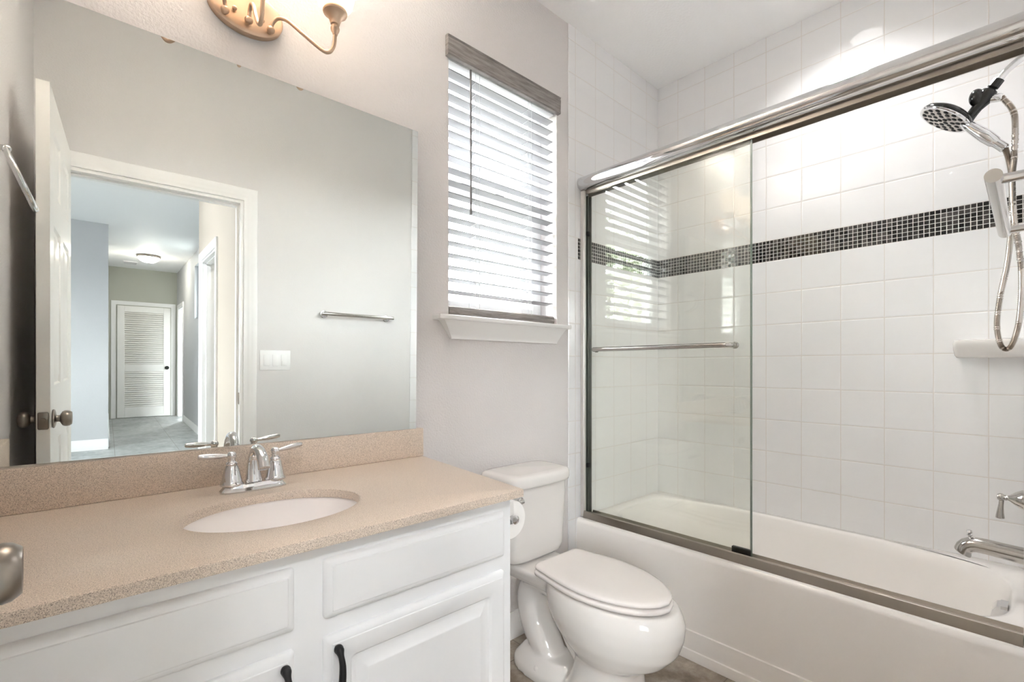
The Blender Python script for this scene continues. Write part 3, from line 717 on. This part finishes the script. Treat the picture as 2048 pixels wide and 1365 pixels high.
def seat_ring(z, g, n=28):
    """closed-front elongated outline: straight back edge, shoulders, oval nose"""
    L, yb = .464+g*1.3, -.286+g*.3; half = []
    for i in range(n+1):
        t = i/n; t = t*t*(3-2*t)*.55+t*.45
        base = .122+.027*sin(min(t/.46, 1.0)*pi/2)**1.6
        nose = (1-max(0.0, (t-.40)/.60)**2.25)**.56 if t < 1 else 0.0
        corner = min(1.0, .90+.10*(min(t, .03)/.03)**.5)
        half.append(((base*nose*corner+g)*(1 if t < 1 else 0), yb-L*t, t))
    half = [(max(wd, 0.0), y, t) for wd, y, t in half]
    out = [(TC+wd-.010*t, y, z) for wd, y, t in half[:-1]]+[(TC-.010, half[-1][1], z)]+[(TC-wd-.010*t, y, z) for wd, y, t in half[:-1][::-1]]
    return out
k = BM(); loft(k, [seat_ring(.4025, -.008), seat_ring(.4045, 0), seat_ring(.412, .003), seat_ring(.418, .002), seat_ring(.4205, -.004)]); part('seat', k, MT['seatp'], to, angle=60)
k = BM(); loft(k, [seat_ring(.4240, -.008), seat_ring(.4258, -.002), seat_ring(.432, 0), seat_ring(.4370, -.002), seat_ring(.4405, -.010), seat_ring(.4425, -.026), seat_ring(.4430, -.05)]); part('seat_lid', k, MT['seatp'], to, angle=60)
for s in (-1, 1): part('hinge_cap', box(BM(), TC+s*.075-.022, TC+s*.075+.022, -.310, -.284, .3985, .423, .004, 3), MT['seatp'], to)
k = BM(); lathe(k, [(.013, 0), (.013, .006), (.009, .010), (.007, .016)], (TC-.120, TFR-.0005, .652), (0, -1, 0), 18); tube(k, [(TC-.120, TFR-.015, .652), (TC-.135, TFR-.017, .651), (TC-.158, TFR-.018, .650), (TC-.180, TFR-.017, .650)], lambda t: .0085-.001*t, 12); part('flush_lever', k, MT['chrome'], to, 'chrome flush lever')

# toilet paper on the cabinet side
hp = thing('toilet_paper_holder', 'chrome toilet paper holder on the right side of the vanity cabinet', 'paper holder', (CX1, -.45, .717))
k = BM(); RX, RZ = .903, .716
tube(k, [(RX, -.512, RZ), (RX, -.372, RZ)], .0085, 16); lathe(k, [(.012, 0), (.012, .004), (.006, .007), (0, .0075)], (RX, -.512, RZ), (0, -1, 0), 16); part('roller', k, MT['chrome'], hp)
k = BM(); tube(k, spline([(RX, -.375, RZ), (RX-.006, -.366, RZ), (RX-.02, -.362, RZ), (CX1+.004, -.362, RZ)], 6), .0065, 12); lathe(k, [(.022, 0), (.022, .005), (.012, .009)], (CX1, -.362, RZ), (1, 0, 0), 24); part('arm', k, MT['chrome'], hp)
k = BM(); lathe(k, [(.0125, 0), (.0525, 0), (.0535, .0015), (.0535, .0985), (.0525, .1), (.0125, .1), (.0125, 0)], (RX, -.498, RZ-.004), (0, 1, 0), 48, cap=False)
tag(finish(k, 'toilet_paper_roll', MT['paper']), 'white toilet paper roll hanging beside the right side of the vanity cabinet', 'toilet paper')

# ------------------------------------------------------------------ bathtub
TZ = .42
bt = thing('bathtub', 'white alcove bathtub with a panelled apron behind the glass shower door', 'bathtub', (2.145, -.75, 0))
TY0, TY1 = YB+.0075, -.0075
k = BM()
ap = [(TX+.03, TZ-.02), (TX+.02, TZ-.001), (TX+.010, TZ-.0035), (TX+.003, TZ-.011), (TX, TZ-.022), (TX, .118), (TX-.0005, .1135), (TX-.006, .111), (TX-.0065, .107), (TX-.0065, .045), (TX-.007, .041), (TX-.0125, .0385), (TX-.013, .034), (TX-.013, .001), (TX+.03, .001)]
prism(k, ap, 'y', TY0, TY1); part('apron', k, MT['tub'], bt, angle=30)
k = BM(); X0, X1 = TX+.012, XR-.0015; bx0, bx1, by0, by1 = TX+.092, XR-.042, YB+.058, -.085
N = 80
def basin(z, ix, iy0, iy1, e): return sring((bx0+bx1)/2, (by0+iy0+by1-iy1)/2, z, (bx1-bx0)/2-ix, (by1-iy1-by0-iy0)/2, e, N)
def outer(z, ins=0):   # rectangle sampled to match the basin ring
    out = []; cx, cy = (X0+X1)/2, (TY0+TY1)/2; a, b = (X1-X0)/2-ins, (TY1-TY0)/2-ins
    for i in range(N):
        t = 2*pi*i/N; ca, sa = cos(t), sin(t); s = min(a/abs(ca) if abs(ca) > 1e-9 else 9e9, b/abs(sa) if abs(sa) > 1e-9 else 9e9)
        out.append((cx+ca*s, cy+sa*s, z))
    return out
rs = [outer(TZ-.035), outer(TZ-.003), outer(TZ, .006)]
rs += [basin(TZ, -.012, -.012, -.012, 4.2), basin(TZ-.002, -.004, -.004, -.004, 4.0), basin(TZ-.010, .002, .002, .003, 3.9), basin(TZ-.05, .012, .010, .03, 3.7), basin(TZ-.15, .03, .022, .10, 3.5), basin(TZ-.26, .055, .045, .20, 3.3), basin(TZ-.32, .085, .08, .27, 3.0), basin(TZ-.345, .13, .13, .34, 2.6), basin(TZ-.35, .2, .25, .5, 2.2)]
loft(k, rs, cap=False); 
fl = rs[-1]; k.faces.new([k.verts.new(p) for p in fl])
part('basin', k, MT['tub'], bt, angle=60)
k = BM(); oy = by0+.012; prism(k, [(2.112, .338), (2.178, .338), (2.182, .350), (2.182, .392), (2.176, .400), (2.114, .400), (2.108, .392), (2.108, .350)], 'y', oy-.004, oy+.012); prism(k, [(oy+.012, .398), (oy+.022, .394), (oy+.030, .382), (oy+.034, .362), (oy+.034, .340), (oy+.012, .340)], 'x', 2.114, 2.176); part('overflow_plate', k, MT['chrome'], bt, 'chrome overflow plate')
part('drain', lathe(BM(), [(0, .002), (.02, .002), (.03, .001), (.03, -.004)], (2.145, -1.02, TZ-.349)), MT['chrome'], bt)

# ------------------------------------------------------------------ sliding glass shower door
sd = thing('shower_door', 'sliding glass shower door with a chrome header on the bathtub rim', 'shower door', (1.83, -.75, TZ))
HZ = 2.026
k = BM(); prof = []
for i in range(22):
    a = pi*1.28*i/21-pi*.14+pi/2 
    prof.append((1.806+.034*cos(a), HZ+.033*sin(a)))
prof = [(1.836, HZ-.027)]+[(1.812+.036*cos(t)*1.0, HZ+.0325*sin(t)) for t in [radians(55+i*10) for i in range(20)]]
prof = [(1.872, HZ+.020), (1.866, HZ+.026), (1.842, HZ+.0305)]+[(1.810+.034*cos(radians(q)), HZ+.0325*sin(radians(q))) for q in range(75, 258, 12)]+[(1.812, HZ-.0335), (1.812, HZ-.0275), (1.872, HZ-.0275)]
prism(k, prof, 'y', YB+.008, -.008); part('header', k, MT['chrome'], sd, angle=25)
k = BM(); box(k, 1.819, 1.8225, YB+.009, -.009, HZ-.050, HZ-.0278); box(k, 1.8625, 1.866, YB+.009, -.009, HZ-.050, HZ-.0278); part('header_channel', k, MT['track'], sd)
k = BM(); box(k, 1.803, 1.819, -.030, -.0078, TZ+.001, HZ-.034, .002, 1); part('wall_jamb', k, MT['jamb'], sd)
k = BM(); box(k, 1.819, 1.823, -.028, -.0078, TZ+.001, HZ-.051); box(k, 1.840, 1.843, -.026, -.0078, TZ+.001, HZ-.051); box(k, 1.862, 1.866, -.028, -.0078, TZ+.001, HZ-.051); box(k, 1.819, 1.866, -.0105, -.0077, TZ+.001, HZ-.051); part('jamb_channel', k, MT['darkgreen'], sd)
k = BM(); box(k, 1.803, 1.866, YB+.0078, YB+.03, TZ+.001, HZ-.034, .002, 1); part('wall_jamb', k, MT['jamb'], sd)
k = BM(); prism(k, [(1.795, TZ-.0005), (1.795, TZ+.004), (1.800, TZ+.0305), (1.8045, TZ+.0325), (1.8095, TZ+.0325), (1.8125, TZ+.012), (1.841, TZ+.012), (1.846, TZ+.020), (1.851, TZ+.012), (1.868, TZ+.012), (1.872, TZ+.022), (1.875, TZ+.022), (1.875, TZ-.0005)], 'y', YB+.031, -.0305); part('bottom_track', k, MT['track'], sd)
for z in (.668, 1.786): part('bumper', box(BM(), 1.8195, 1.8395, -.040, -.029, z-.011, z+.011, .003), MT['rubber'], sd)
for xg, ya, yb, nm in ((1.8305, -.0315, -.7895, 0), (1.8555, -.0315, -.776, 1)):
    k = BM(); box(k, xg-.0028, xg+.0028, yb, ya, TZ+.016, HZ-.030, .0008, 1)
    gp = part('glass_panel', k, MT['shower'], sd)
    part('panel_edge', box(BM(), xg-.0029, xg+.0029, yb-.0012, yb+.0008, TZ+.016, HZ-.030), MT['gedge'], gp, 'green polished glass edge')
    if nm == 0:
        z = 1.2235; k = BM()
        tube(k, spline([(xg-.003, -.088, z), (xg-.030, -.092, z), (xg-.049, -.108, z), (xg-.053, -.135, z), (xg-.053, -.42, z), (xg-.053, -.69, z), (xg-.049, -.712, z), (xg-.030, -.728, z), (xg-.003, -.732, z)], 8), .0098, 16)
        for y in (-.088, -.732): lathe(k, [(.013, 0), (.013, .006), (.0105, .010)], (xg-.0031, y, z), (-1, 0, 0), 20)
        part('towel_handle', k, MT['soft'], gp, 'chrome bar handle')
        part('guide_block', box(BM(), xg+.0034, xg+.0185, -.783, -.715, TZ+.0205, TZ+.0440, .001), MT['rubber'], gp, 'black guide block')
        for y in (-.70, -.12): part('roller_hanger', box(BM(), xg-.0075, xg-.003, y-.055, y+.055, HZ-.052, HZ-.031, .001), MT['track'], gp)

# ------------------------------------------------------------------ tub filler, valve, shower
WY = YB+.007; SXc = 2.145
sp = thing('tub_spout', 'chrome tub spout with a small diverter knob above the bathtub', 'tub spout', (SXc, WY, .56))
k = BM(); lathe(k, [(.034, 0), (.034, .006), (.029, .012)], (SXc, WY+.0003, .560), (0, 1, 0))
rs = []
for y, z, r in ((WY+.01, .560, .0262), (-1.46, .561, .0255), (-1.42, .564, .0245), (-1.385, .567, .0240), (-1.362, .567, .0236)):
    rs.append([(SXc+r*cos(2*pi*i/28), y, z+r*sin(2*pi*i/28)) for i in range(28)])
for t, yy, zz, r in ((.3, -1.350, .564, .0234), (.55, -1.340, .558, .0232), (.8, -1.334, .549, .0232), (1.0, -1.331, .538, .0232), (1.0, -1.3305, .533, .0228)):
    a = t*radians(62); rs.append([(SXc+r*cos(2*pi*i/28), yy+r*sin(2*pi*i/28)*sin(a), zz+r*sin(2*pi*i/28)*cos(a)) for i in range(28)])
loft(k, rs); part('spout_body', k, MT['soft'], sp)
part('diverter_knob', lathe(BM(), [(.004, -.004), (.004, .004), (.0075, .006), (.0075, .008), (.004, .010), (.0065, .014), (.008, .018), (.006, .023), (0, .0245)], (SXc, -1.347, .588), n=18), MT['chrome'], sp)
va = thing('shower_valve', 'chrome shower valve with a drop lever on the tub end wall', 'valve', (SXc, WY, .73))
part('escutcheon', lathe(BM(), [(.085, .0003), (.085, .005), (.07, .011), (.04, .014)], (SXc, WY, .73), (0, 1, 0), 48), MT['chrome'], va)
k = BM(); lathe(k, [(.030, .013), (.033, .022), (.029, .036), (.020, .050), (.010, .061), (.0075, .066), (.009, .069), (.0075, .072), (.011, .077), (.0115, .083), (.008, .089), (0, .090)], (SXc, WY-.006, .7325), (0, 1, 0), 28)
lev = part('lever_hub', k, MT['soft'], va)
k = BM(); tube(k, spline([(SXc, -1.420, .728), (SXc, -1.419, .712), (SXc, -1.4175, .695), (SXc, -1.4165, .678), (SXc, -1.4165, .668), (SXc, -1.4165, .665)], 6), lambda t: (.0058+.0046*math.sin(min(1, max(0, t-.12)/.72)*pi/2)**2)*(1-.5*max(0, (t-.82)/.18)**2), 16); part('lever', k, MT['soft'], lev)
sh = thing('handheld_shower', 'black and chrome handheld shower head with a ribbed steel hose over the bathtub', 'shower head', (SXc, WY, 2.1))
k = BM(); tube(k, spline([(SXc, WY+.002, 2.100), (SXc, -1.478, 2.095), (SXc, -1.455, 2.087), (SXc, -1.430, 2.066), (SXc, -1.414, 2.046)], 8), .0105, 18); lathe(k, [(.028, 0), (.027, .004), (.014, .010)], (SXc, WY+.0003, 2.100), (0, 1, 0)); part('shower_arm', k, MT['chrome'], sh)
def axis_lathe(prof, a, b, n=24):
    k = BM(); lathe(k, prof, a, Vector(b)-Vector(a), n); return k
A_ = Vector((SXc, -1.4145, 2.0475)); B_ = Vector((SXc, -1.330, 1.930)); dA = (B_-A_).normalized()
k = BM(); lathe(k, [(.0125, 0), (.0155, .001), (.0155, .024), (.0135, .026), (.009, .027)], A_, dA, 10)
lathe(k, [(.009, .026), (.011, .029), (.020, .034), (.0235, .046), (.0225, .064), (.0185, .076), (.0150, .088), (.0145, .10), (.015, .118), (.017, .126)], A_, dA, 20)
P_ = A_+dA*.052; sphere(k, P_+Vector((-.008, .020, .002)), .024, .8, .8, 1.15); part('bracket', k, MT['smoke'], sh)
k = BM(); c1 = A_+dA*.062; lathe(k, [(.0095, .0), (.0105, .012), (.0125, .014), (.0125, .040), (.0105, .044)], c1, Vector((0, -1, -.19)), 20); part('hose_connector', k, MT['chrome'], sh)
hc = Vector((SXc, -1.289, 1.972)); nrm = Vector((-.12, .585, -.80)).normalized()
k = BM(); lathe(k, [(.016, -.036), (.03, -.031), (.055, -.023), (.072, -.013), (.0765, -.004), (.0760, .001), (.0745, .005), (.068, .006)], hc, nrm, 48); hb = part('head_shell', k, MT['smoke'], sh)
k = BM(); lathe(k, [(.0765, .0005), (.0775, .003), (.0755, .0065), (.0685, .0068)], hc, nrm, 48, cap=False); part('head_rim', k, MT['chrome'], hb)
k = BM(); lathe(k, [(.070, .0045), (.069, .0062), (.03, .0085), (.0, .009)], hc, nrm, 48); fp = part('spray_face', k, MT['satin'], hb)
k = BM(); u = nrm.orthogonal().normalized(); v_ = nrm.cross(u)
for rad, cnt in ((.060, 15), (.043, 11), (.027, 7), (.011, 3)):
    for i in range(cnt):
        a = 2*pi*i/cnt+rad*40; p = hc+(u*cos(a)+v_*sin(a))*rad+nrm*(.0062+.0026*(1-rad/.07))
        lathe(k, [(.0078, -.001), (.0074, .0014), (.004, .0024), (0, .0026)], p, nrm, 8)
part('nozzles', k, MT['rubber'], fp)
G0 = Vector((SXc, -1.338, 1.936)); G1 = Vector((SXc, -1.4265, 1.8265)); dG = (G1-G0)
k = BM(); lathe(k, [(.010, -.012), (.015, .004), (.0165, .025), (.0185, .055), (.0190, .075), (.0165, .105), (.0135, .112), (.0137, .114), (.0137, dG.length), (.011, dG.length+.003)], G0, dG, 24); part('hand_grip', k, MT['chrome'], sh)
k = BM(); g1 = G1+dG.normalized()*.002; s1 = c1+Vector((0, -1, -.19)).normalized()*.042
hp_ = [s1, (SXc, -1.442, 1.945), (SXc-.004, -1.449, 1.90), (SXc-.008, -1.4475, 1.80), (SXc-.01, -1.443, 1.72), (SXc-.012, -1.447, 1.60), (SXc-.01, -1.458, 1.50), (SXc-.008, -1.463, 1.40), (SXc-.006, -1.457, 1.28), (SXc-.004, -1.440, 1.205), (SXc, -1.420, 1.205), (SXc+.004, -1.4095, 1.27), (SXc+.008, -1.416, 1.36), (SXc+.012, -1.431, 1.46), (SXc+.014, -1.4395, 1.56), (SXc+.010, -1.4425, 1.66), (SXc+.005, -1.441, 1.74), (SXc+.002, -1.4355, 1.79), g1]
pp = spline(hp_, 40); nP = len(pp)
tube(k, pp, lambda t: .0073+.0011*(1 if int(t*(nP-1)) % 2 else -1), 10); part('hose', k, MT['hose'], sh, angle=80)
sf = BM(); loft(sf, [rr(1.176, 2.440, 2.5138, WY+.0002, -1.292, 8), rr(1.185, 2.425, 2.5138, WY+.0002, -1.287, 8), rr(1.205, 2.408, 2.5138, WY+.0002, -1.284, 8), rr(1.228, 2.402, 2.5138, WY+.0002, -1.283, 8), rr(1.240, 2.406, 2.5138, WY+.0002, -1.286, 8), rr(1.243, 2.416, 2.5138, WY+.0002, -1.294, 8), rr(1.237, 2.426, 2.5, WY+.012, -1.302, 6)])
tag(finish(sf, 'soap_shelf', MT['porc'], angle=50), 'white ceramic soap shelf on the tiled wall in the bathtub corner', 'soap shelf')
cl = thing('recessed_ceiling_light', 'round lit recessed light in the ceiling above the bathtub', 'ceiling light', (2.17, -.94, ZC))
part('trim_ring', lathe(BM(), [(.075, -.0005), (.098, -.0005), (.098, -.004), (.09, -.009), (.075, -.009)], (2.17, -.94, ZC), n=48), MT['trim'], cl)
part('lens', lathe(BM(), [(.076, -.001), (.076, -.0075), (.06, -.010), (.0, -.011)], (2.17, -.94, ZC), n=48), MT['can'], cl)
la = light('recessed_lamp', 'AREA', (2.17, -.94, ZC-.0125), CAN_W, (1.0, .99, .98), shape='DISK', size=.14, spread=radians(120)); la.parent = cl; la.location = (0, 0, -.0125)

# ------------------------------------------------------------------ trees outside the bathroom window (they show in the reflections on the shower glass)
leafm = mat('green_leaves', (150, 158, 134), .5); barkm = mat('brown_bark', (96, 80, 64), .9)
rnd = random.Random(11)
for cx, cy, hgt, lab in ((-2.2, 2.9, 3.5, 'leafy tree outside the bathroom window, nearest the house'), (-4.3, 4.3, 4.6, 'taller leafy tree outside the bathroom window, farther from the house')):
    t_ = thing('leafy_tree', lab, 'tree', (cx, cy, -.1), 'trees outside the window')
    k = BM(); tube(k, spline([(cx, cy, -.1), (cx+.05, cy, .6), (cx-.04, cy+.05, 1.4), (cx, cy, hgt*.6)], 4), lambda t: .07*(1-.6*t), 10); part('trunk', k, barkm, t_)
    k = BM()
    for i in range(2600):
        a, b = rnd.uniform(0, 2*pi), math.acos(rnd.uniform(-1, 1)); r = rnd.uniform(.35, 1)**.6
        p = Vector((cx+1.25*r*sin(b)*cos(a), cy+.8*r*sin(b)*sin(a), hgt*.56+hgt*.42*r*cos(b)))
        u = Vector((rnd.gauss(0, 1), rnd.gauss(0, 1), rnd.gauss(0, .6))).normalized(); v = u.orthogonal().normalized(); n_ = u.cross(v)
        L = rnd.uniform(.05, .09); W = L*.42
        q = [k.verts.new(p+d) for d in (-u*L, v*W*.8-u*L*.2, u*L, -v*W*.8-u*L*.2)]
        m0 = k.verts.new(p+n_*W*.35)
        for e in range(4): k.faces.new((q[e], q[(e+1) % 4], m0))
    fo = part('foliage', k, leafm, t_, smooth=False); fo['kind'] = 'stuff'
